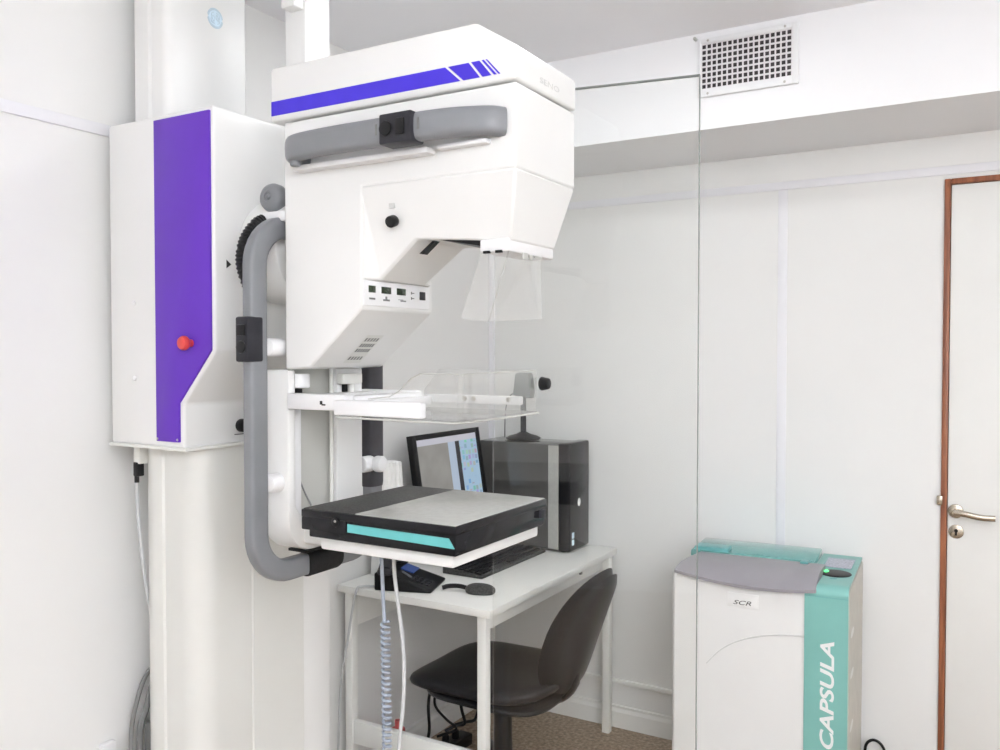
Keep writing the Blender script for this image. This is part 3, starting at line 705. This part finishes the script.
s = B(); prism(s, rrect(.0, 0, .08, .12, .05), 'Z', 0.0, .014, .003); obj('stand_base', s, M['black'], mo)

# computer tower
pc = thing('computer_tower', 'glossy dark grey computer tower standing at the back of the desk', 'computer', (0, 0, 0), (-1.715, 3.215, .748), 0)
obj('case', box(B(), -.215, .155, -.095, .095, .008, .435, .006, 2), M['pc'], pc)
obj('front_panel', box(B(), .155, .207, -.095, .095, .004, .440, .008, 3), M['gloss'], pc)
obj('front_trim', box(B(), .112, .158, -.0960, -.0945, .012, .430), M['carbon'], pc, smooth=0)
lg = B(); sellip(lg, (.2065, -.005, .195), (.003, .014, .017)); obj('silver_emblem', lg, M['paper'], pc)
st = B(); box(st, .2055, .208, -.072, -.052, .055, .080); box(st, .2055, .208, -.072, -.052, .028, .051); obj('sticker', st, M['blueink2'], pc)
for x in (-.18, .17):
    for y in (-.07, .07): obj('foot', cyl(B(), (x, y, 0), (x, y, .010), .012, n=12), M['black'], pc)

# small grey desk camera on the tower
wc = thing('webcam', 'small grey camera on a black stem and round base on top of the computer tower', 'webcam', (0, 0, 0), (-1.765, 3.205, 1.188), 0)
s = B(); lathe(s, (0, 0, 0), (0, 0, 1), [(0, 0), (.072, 0), (.074, .006), (.060, .014), (.030, .022), (.016, .030), (0, .030)], 32); obj('base', s, M['black'], wc)
s = B(); cyl(s, (0, 0, .02), (0, 0, .20), .012, n=16); obj('stem', s, M['box'], wc)
s = B(); prism(s, [(-.040, .185), (.042, .172), (.046, .20), (.036, .272), (.026, .280), (-.020, .280), (-.030, .272)], 'Y', -.022, .022, .005, 2); obj('head', s, M['webgrey'], wc)
s = B(); sweep(s, smooth_path([(-.038, -.005, .195), (-.06, -.005, .182), (-.075, -.005, .160), (-.085, -.005, .10), (-.09, 0, .004)]), .0025, n=6); obj('wire', s, M['black'], wc)

# keyboard along the front of the monitor
kb = thing('keyboard', 'black computer keyboard lying along the desk in front of the monitor', 'keyboard', (0, 0, 0), (-1.688, 2.855, .748), 0)
prism_ = prism(B(), [(-.085, 0), (.085, 0), (.085, .012), (-.085, .026)], 'Y', -.245, .245, .003, 2); obj('keyboard_body', prism_, M['matte'], kb)
kk = B()
for r_ in range(6):
    x = .066 - r_ * .026
    for c in range(22):
        y = -.232 + c * .0212
        if r_ == 0 and 4 <= c <= 9: continue
        z = .012 + (.085 - x) / .17 * .014
        box(kk, x - .0105, x + .0105, y - .0088, y + .0088, z - .001, z + .006, .0015, 1)
ko = obj('keys', kk, M['black'], kb); ko['kind'] = 'stuff'

# desk telephone
ph = thing('desk_telephone', 'black desk telephone with a blue display at the near end of the desk', 'telephone', (0, 0, 0), (-1.775, 2.415, .748), math.radians(18))
s = B(); prism(s, [(-.10, 0), (.10, 0), (.105, .012), (-.06, .062), (-.10, .060)], 'Y', -.085, .085, .006, 3); tb = obj('phone_body', s, M['black'], ph)
s = B(); sweep(s, smooth_path([(-.062, -.085, .070), (-.065, -.05, .088), (-.066, 0, .092), (-.065, .05, .088), (-.062, .085, .070)]), .022, .016, ref=(1, 0, 0), n=14, power=3); sellip(s, (-.06, -.080, .066), (.028, .024, .014), 2.5, 2.5); sellip(s, (-.06, .080, .066), (.028, .024, .014), 2.5, 2.5)
obj('handset', s, M['box'], ph)
def on_phone(x): return .012 + (.105 - x) / .165 * .050
s = B(); hexa(s, [(-.035, .005, on_phone(-.035) - .002), (.01, .005, on_phone(.01) - .002), (.01, .075, on_phone(.01) - .002), (-.035, .075, on_phone(-.035) - .002)], [(-.035, .005, on_phone(-.035) + .004), (.01, .005, on_phone(.01) + .004), (.01, .075, on_phone(.01) + .004), (-.035, .075, on_phone(-.035) + .004)])
obj('phone_display', s, mat('blue_display', (0.05, 0.10, 0.35), .3, noise=.1), ph)
s = B()
for i in range(4):
    for j in range(3):
        x, y = .028 + i * .017, -.055 + j * .021; box(s, x - .006, x + .006, y - .008, y + .008, on_phone(x) - .001, on_phone(x) + .004, .001, 1)
obj('keypad', s, M['box'], ph)
s = B(); sweep(s, smooth_path([(-.02, -.02, on_phone(-.02) + .003), (.02, -.045, on_phone(.02) + .003)]), .004, n=6); obj('phone_trim', s, M['pgrey'], ph)

# computer mouse with its lead
ms = thing('computer_mouse', 'small black corded mouse at the front corner of the desk', 'mouse', (0, 0, 0), (-1.515, 2.455, .748), math.radians(12))
s = B(); sellip(s, (0, 0, .012), (.052, .030, .021), 2.3, 2.4, deform=lambda p: (p.x, p.y * (1 - .12 * p.x / .05), max(p.z, -.0115))); obj('mouse_body', s, M['matte'], ms)
s = B(); sweep(s, smooth_path([(-.045, 0, .014), (-.08, .008, .016), (-.115, .004, .014), (-.135, -.006, .009)]), .008, .006, ref=(0, 0, 1), n=8); obj('mouse_lead', s, M['black'], ms)

# pleated white holder between the arm and the monitor
pk = B()
outer, n = [], 12
for i in range(n): outer.append((-.055 + .11 * i / (n - 1), -.05 - (.008 if i % 2 else 0)))
bot = [(x, y, 0) for x, y in outer] + [(.055, .03, 0), (-.055, .03, 0)]
topp = [(x * .72, y * .72, .41) for x, y in outer] + [(.038, .022, .41), (-.038, .022, .41)]
hexa(pk, bot, topp)
rot = Matrix.Rotation(math.radians(60), 4, 'Z'); bmesh.ops.transform(pk, matrix=Matrix.Translation((-1.938, 2.50, .749)) @ rot, verts=pk.verts[:])
tag(obj('white_holder', pk, M['paper'], smooth=0, bevel=.004), 'pale pleated upright holder standing on the desk left of the monitor', 'holder')

# ================================================================== OFFICE CHAIR
ch = thing('office_chair', 'black office chair with curved backrest pushed under the desk', 'chair', (-1.52, 2.61, 0))
sx0, sy0 = -1.515, 2.605
s = B(); sellip(s, (sx0 - .012, sy0, .425), (.278, .245, .038), 2.6, 4.2, deform=lambda p: (p.x, p.y, p.z + .035 * (p.x / .26) ** 3 * (1 if p.x > 0 else .25) + .012 * (p.y / .24) ** 2)); 
obj('seat', s, M['chairf'], ch, smooth=60)
s = B(); sellip(s, (sx0 + .005, sy0, .393), (.235, .220, .022), 3, 4); obj('seat_pan', s, M['chairp'], ch)
def pad(bm, cx, cy, cz, hw_, hh2, th, off):
    """curved back pad: outline is a rounded rectangle in the y,z plane, bent round the sitter"""
    N_, K = 40, 9
    outline = [(hw_ * math.copysign(abs(math.cos(2 * PI * i / N_)) ** (2 / 2.35), math.cos(2 * PI * i / N_)), hh2 * math.copysign(abs(math.sin(2 * PI * i / N_)) ** (2 / 2.4), math.sin(2 * PI * i / N_))) for i in range(N_)]
    rings = []
    for side in (1, -1):
        rs = []
        for k in range(K + 1):
            sc = 1 - k / K
            row = []
            for (y, z) in outline:
                yy, zz = y * sc, z * sc
                t = th * (1 - sc ** 4) ** .5 if sc < 1 else 0
                v = (zz + hh2) / (2 * hh2)
                yy2 = yy * (.90 + .10 * v)
                x = off + side * t + .13 * (v - .5) + .05 * (v - .5) ** 2 - .042 * (yy / hw_) ** 2 * (1.0 - .35 * v)
                row.append(Vector((cx + x, cy + yy2, cz + zz)))
                if k == K: break
            rs.append(row)
        rings.append(rs)
    base = [bm.verts.new(p) for p in rings[0][0]]
    for rs, flip in ((rings[0], False), (rings[1], True)):
        prev = base
        for k in range(1, K + 1):
            cur = [bm.verts.new(p) for p in rs[k]]
            for i in range(N_):
                j = (i + 1) % N_
                if len(cur) == 1: bm.faces.new((prev[i], prev[j], cur[0]))
                else: bm.faces.new((prev[i], prev[j], cur[j], cur[i]))
            prev = cur
    return bm
obj('backrest', pad(B(), -1.215, 2.630, .622, .228, .210, .024, -.012), M['chairf'], ch, smooth=70)
obj('back_shell', pad(B(), -1.222, 2.632, .614, .220, .200, .018, .014), M['chairp'], ch, smooth=70)
s = B(); sweep(s, smooth_path([(-1.47, 2.61, .385), (-1.36, 2.61, .378), (-1.29, 2.615, .385), (-1.255, 2.62, .42), (-1.240, 2.625, .48)]), .030, .010, ref=(0, 1, 0), n=12, power=3); obj('back_bracket', s, M['chairp'], ch)
s = B(); cyl(s, (sx0, sy0, .10), (sx0, sy0, .385), .034, .030, n=24, bev=.003); obj('gas_column', s, M['black'], ch)
s = B(); box(s, sx0 - .09, sx0 + .09, sy0 - .07, sy0 + .07, .352, .385, .008); obj('mechanism', s, M['black'], ch)
s = B(); sweep(s, smooth_path([(sx0 + .02, sy0 + .06, .365), (sx0 + .06, sy0 + .18, .36), (sx0 + .07, sy0 + .27, .35)]), .006, n=8); sellip(s, (sx0 + .072, sy0 + .285, .349), (.014, .024, .010)); obj('height_lever', s, M['black'], ch)
s = B(); cyl(s, (sx0, sy0, .075), (sx0, sy0, .125), .048, .040, n=24, bev=.005); obj('base_hub', s, M['black'], ch)
for k in range(5):
    a = math.radians(72 * k + 62); d = Vector((math.cos(a), math.sin(a), 0)); c = Vector((sx0, sy0, 0))
    s = B(); sweep(s, smooth_path([c + d * .035 + Vector((0, 0, .10)), c + d * .14 + Vector((0, 0, .098)), c + d * .24 + Vector((0, 0, .080)), c + d * .275 + Vector((0, 0, .070))]), .016, .026, ref=(0, 0, 1), n=10, power=3, scale=lambda t: 1.05 - .35 * t)
    lg = obj('leg', s, M['black'], ch)
    s = B(); e = d.cross(Vector((0, 0, 1))); p = c + d * .268
    for q in (-.014, .014): cyl(s, p + e * (q - .009) + Vector((0, 0, .0265)), p + e * (q + .009) + Vector((0, 0, .0265)), .0265, n=18, bev=.004)
    cyl(s, p + Vector((0, 0, .03)), p + Vector((0, 0, .07)), .007, n=10)
    obj('castor', s, M['black'], lg)

# ---- cables and power strip on the floor under the desk
ps = thing('power_strip', 'black power strip with a red switch on the floor under the desk', 'power strip', (0, 0, 0), (-1.865, 2.72, 0), math.radians(84))
obj('strip_body', box(B(), -.17, .17, -.03, .03, 0, .045, .005), M['black'], ps)
obj('red_switch', box(B(), -.155, -.120, -.018, .018, .043, .052, .002), M['red'], ps, label='red rocker switch')
for x in (-.08, -.02, .04, .10):
    s = B(); cyl(s, (x, 0, .044), (x, 0, .075), .017, .013, n=16, bev=.003); obj('plug', s, M['black'], ps)
def cable(pts, r, m, label, name='power_cable', group='black cables under the desk'):
    s = B(); sweep(s, smooth_path(pts, 8), r, n=8); return tag(obj(name, s, m), label, 'cable', group)
L_ = 'black power cable hanging in a loop under the desk behind the chair'
cable([(XL + .02, 2.92, .22), (-1.95, 2.86, .27), (-1.89, 2.72, .30), (-1.85, 2.63, .25), (-1.85, 2.635, .15), (-1.865, 2.64, .092)], .006, M['black'], L_)
cable([(XL + .02, 2.945, .22), (-1.94, 2.87, .25), (-1.87, 2.72, .29), (-1.835, 2.65, .24), (-1.82, 2.70, .17), (-1.80, 2.74, .12), (-1.862, 2.702, .092)], .005, M['black'], L_)
cable([(XL + .02, 2.97, .22), (-1.92, 2.90, .24), (-1.83, 2.80, .24), (-1.80, 2.78, .18), (-1.80, 2.80, .12), (-1.83, 2.785, .11), (-1.862, 2.757, .092)], .006, M['black'], L_)
cable([(XL + .02, 3.00, .22), (-1.90, 2.99, .20), (-1.83, 2.95, .16), (-1.80, 2.88, .11), (-1.83, 2.85, .10), (-1.858, 2.82, .094)], .006, M['black'], L_)
so = B(); box(so, XL + .001, XL + .022, 2.88, 3.04, .18, .26, .004)
tag(obj('wall_socket', so, M['white2']), 'white multiple wall socket feeding the black cables under the desk', 'socket')
rd = B(); cyl(rd, (-1.885, 2.49, .0), (-1.885, 2.49, .20), .030, .026, n=20, bev=.005); lathe(rd, (-1.885, 2.49, .198), (0, 0, 1), [(0, 0), (.012, 0), (.012, .03), (0, .032)], 14)
tag(obj('red_bottle', rd, mat('dull_red_plastic', (0.45, 0.07, 0.07), .4, noise=.1)), 'small dull red object on the floor beside the cables under the desk', 'bottle')
cable([(-1.84, 2.34, .754), (-1.895, 2.305, .754), (-1.912, 2.291, .735), (-1.94, 2.288, .60), (-1.975, 2.288, .42), (-1.985, 2.285, .25), (-1.985, 2.28, .10), (-1.95, 2.25, .006)], .004, M['wcable'], 'thin pale cord hanging beside the front left desk leg', 'thin_cord', None)

# ================================================================== CASSETTE READER ("CAPSULA")
cr = thing('cassette_reader', 'white and teal floor-standing cassette reader with vertical white lettering', 'medical scanner', (0, 0, 0), (-.976, 2.812, 0), math.radians(3))
Wd, Dp, Ht = .560, .465, .822
def side_prof(o=0.0, zt=Ht, r=.030, y1=Dp):
    p = [(y1, .02), (y1, zt - .015), (y1 - .02, zt)]
    p += [(r - o + r * math.cos(math.radians(a)), zt - r + r * math.sin(math.radians(a))) for a in (90, 110, 130, 150, 170, 180)]
    p += [(-o - .000, .02)]
    return p
obj('main_body', prism(B(), side_prof(), 'X', 0, .5545, .0), M['white'], cr, smooth=35, bevel=.012, seg=3)
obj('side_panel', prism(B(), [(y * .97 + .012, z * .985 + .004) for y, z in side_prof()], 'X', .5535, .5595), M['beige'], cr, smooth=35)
tb = B()
prism(tb, [(Dp - .005, Ht - .004), (Dp - .005, Ht + .003), (.05, Ht + .003)] + [(.03 - .004 + .031 * math.cos(math.radians(a)), Ht - .03 + .0325 * math.sin(math.radians(a))) for a in (90, 110, 130, 150, 170, 180)] + [(-.005, .02), (.001, .02), (.001, Ht - .03), (.010, Ht - .010), (.03, Ht - .004)], 'X', .428, .557, .0)
tbo = obj('teal_band', tb, M['teal'], cr, smooth=35, label='teal vertical band')
tx = text_on('CAPSULA', .056, (.516, -.0056, .315), (0, 0, 1), (-1, 0, 0), length=.338, shear=.22, depth=.0008, bold=.0012)
obj('lettering', tx, M['paper'], tbo, label='white vertical lettering CAPSULA')
# seam between front and control top
obj('seam', box(B(), .428, .557, -.0062, -.0045, .789, .7905), M['tealdark'], tbo, smooth=0)
# control panel on top: display in a recess, oval black key with green light
s = B(); box(s, .448, .542, .255, .410, Ht + .001, Ht + .005, .001); obj('display_recess', s, M['tealdark'], tbo)
s = B(); box(s, .454, .540, .250, .385, Ht + .0045, Ht + .0065); do = obj('lcd_display', s, M['lcd2'], tbo, smooth=0)
s = B(); sellip(s, (.500, .170, Ht + .004), (.050, .050, .006)); obj('oval_key', s, M['black'], tbo)
s = B(); sellip(s, (.472, .170, Ht + .009), (.008, .016, .003)); obj('indicator_light', s, M['ledgreen'], tbo, label='green indicator light')
s = B(); sellip(s, (.500, .105, Ht + .003), (.012, .012, .002)); obj('small_mark', s, M['tealdark'], tbo)
# mauve grey lid lip with a curved lower edge
lip = B(); n = 16; x0, x1 = .012, .462
rows = []
for i in range(n + 1):
    t = i / n; x = x0 + (x1 - x0) * t
    zb = .815 - .028 * math.sin(PI * (.08 + .74 * t)) + .006 * (1 - t)
    fwd = -.006 - .016 * math.sin(PI * (.12 + .78 * t))
    rows.append([(x, fwd, zb), (x, fwd - .001, zb + .010), (x + .01 * (1 - t), fwd + .03, zb + .030), (x + .02 * (1 - t), .10, Ht + .024), (x + .03 * (1 - t), .225, Ht + .018), (x + .03 * (1 - t), .225, Ht + .0), (x + .005, .03, Ht - .004)])
vr = [[lip.verts.new(p) for p in row] for row in rows]
for a, b in zip(vr, vr[1:]):
    for j in range(len(a)): k = (j + 1) % len(a); lip.faces.new((a[j], b[j], b[k], a[k]))
lip.faces.new(vr[0]); lip.faces.new(vr[-1][::-1])
obj('lid_lip', lip, M['lip'], cr, smooth=50, label='mauve grey curved lid edge')
# tinted cassette cover behind it
s = B(); box(s, .005, .425, .225, .445, Ht + .000, Ht + .004); obj('tray_floor', s, M['tealdark'], cr, smooth=0)
s = B(); prism(s, [(.215, Ht + .003), (.445, Ht + .003), (.445, Ht + .020), (.43, Ht + .026), (.225, Ht + .022)], 'X', .005, .425, .004); obj('tinted_cover', s, M['tealclear'], cr)
s = B(); box(s, .015, .135, .230, .300, Ht + .004, Ht + .034, .004); obj('cover_hinge', s, M['tealdark'], cr)
s = B(); box(s, .385, .410, .190, .230, Ht + .015, Ht + .026, .002); obj('lid_catch', s, M['tealdark'], cr)
# name label and moulded arc on the front
s = B(); box(s, .187, .287, -.002, .002, .722, .768, .001); lb = obj('name_label', s, M['paper'], cr)
obj('label_lettering', text_on('SCR', .020, (.206, -.0024, .731), (1, 0, 0), (0, 0, 1), length=.058, shear=.3, depth=.0004), M['ink2'], lb)
s = B(); sweep(s, smooth_path([(.118, -.0008, .520), (.165, -.0008, .572), (.225, -.0008, .612), (.305, -.0008, .640), (.385, -.0008, .653), (.428, -.0008, .656)]), .002, .0035, ref=(0, 1, 0), n=8, scale=lambda t: .4 + .6 * t); obj('moulded_arc', s, M['paleink'], cr)
for z in (.66, .53, .36):
    s = B(); sellip(s, (.5595, .10, z), (.002, .05, .012)); obj('side_vent', s, M['cream'], cr)
# foot plinth
obj('plinth', box(B(), .02, .54, .02, Dp - .02, 0, .022), M['black'], cr)
cable([(-.43, 3.30, .10), (-.425, 3.305, .155), (-.40, 3.31, .175), (-.37, 3.31, .155), (-.35, 3.31, .08), (-.345, 3.31, .006)], .005, M['black'], 'thin black cord curling out beside the cassette reader by the door', 'black_cable', None)

# ================================================================== LIGHT
def area(name, loc, rot, sx_, sy_, power, col=(1, 1, 1)):
    l = bpy.data.lights.new(name, 'AREA'); l.shape = 'RECTANGLE'; l.size = sx_; l.size_y = sy_; l.energy = power; l.color = col
    o = bpy.data.objects.new(name, l); COL.objects.link(o); o.location = loc; o.rotation_euler = rot; return o
area('ceiling_lamp', (.15, -.15, ZC - .02), (0, 0, 0), .6, 1.2, 14, (.95, .978, 1))
area('ceiling_lamp', (-.95, 2.05, ZC - .02), (0, 0, 0), .9, .2, 9, (.95, .978, 1))
area('ceiling_lamp', (1.1, 1.2, ZC - .02), (0, 0, 0), .6, 1.2, 9, (.95, .978, 1))
# added fill lights behind and to the right of the camera, no window modelled
area('wall_fill_light', (1.0, YF + .02, 1.7), (math.radians(90), 0, 0), 1.9, 1.6, 15, (.93, .97, 1))
area('wall_fill_light', (XR - .02, .2, 1.7), (math.radians(90), 0, math.radians(90)), 2.6, 1.6, 7, (.93, .97, 1))
# added upward fill light without a fixture: brightens the ceiling
area('ceiling_fill_light', (1.3, -.9, 1.85), (math.radians(180), 0, 0), .5, .5, 140, (.94, .965, 1))
w = bpy.data.worlds.new('world'); SC.world = w; w.use_nodes = True
w.node_tree.nodes['Background'].inputs[0].default_value = (.9, .95, 1, 1); w.node_tree.nodes['Background'].inputs[1].default_value = .5

# ================================================================== CAMERA
F = 870.0
pitch, yaw = math.atan(22 / F), math.atan(510 / F)
fwv = Vector((-math.sin(yaw) * math.cos(pitch), math.cos(yaw) * math.cos(pitch), -math.sin(pitch)))
rtv = Vector((math.cos(yaw), math.sin(yaw), 0)); upv = rtv.cross(fwv)
cam = bpy.data.cameras.new('camera'); co = bpy.data.objects.new('camera', cam); COL.objects.link(co)
cam.sensor_width = 36; cam.lens = 36 * F / 1000; cam.clip_start = .02
mt = Matrix((rtv, upv, -fwv)).transposed().to_4x4(); mt.translation = (0, 0, H)
co.matrix_world = mt
SC.camera = co
SC.view_settings.view_transform = 'Standard'; SC.view_settings.look = 'None'
SC.view_settings.gamma = 1; SC.view_settings.use_curve_mapping = False
SC.view_settings.exposure = -0.22
SC.cycles.max_bounces = 10; SC.cycles.diffuse_bounces = 6; SC.cycles.transparent_max_bounces = 16
SC.cycles.use_denoising = True
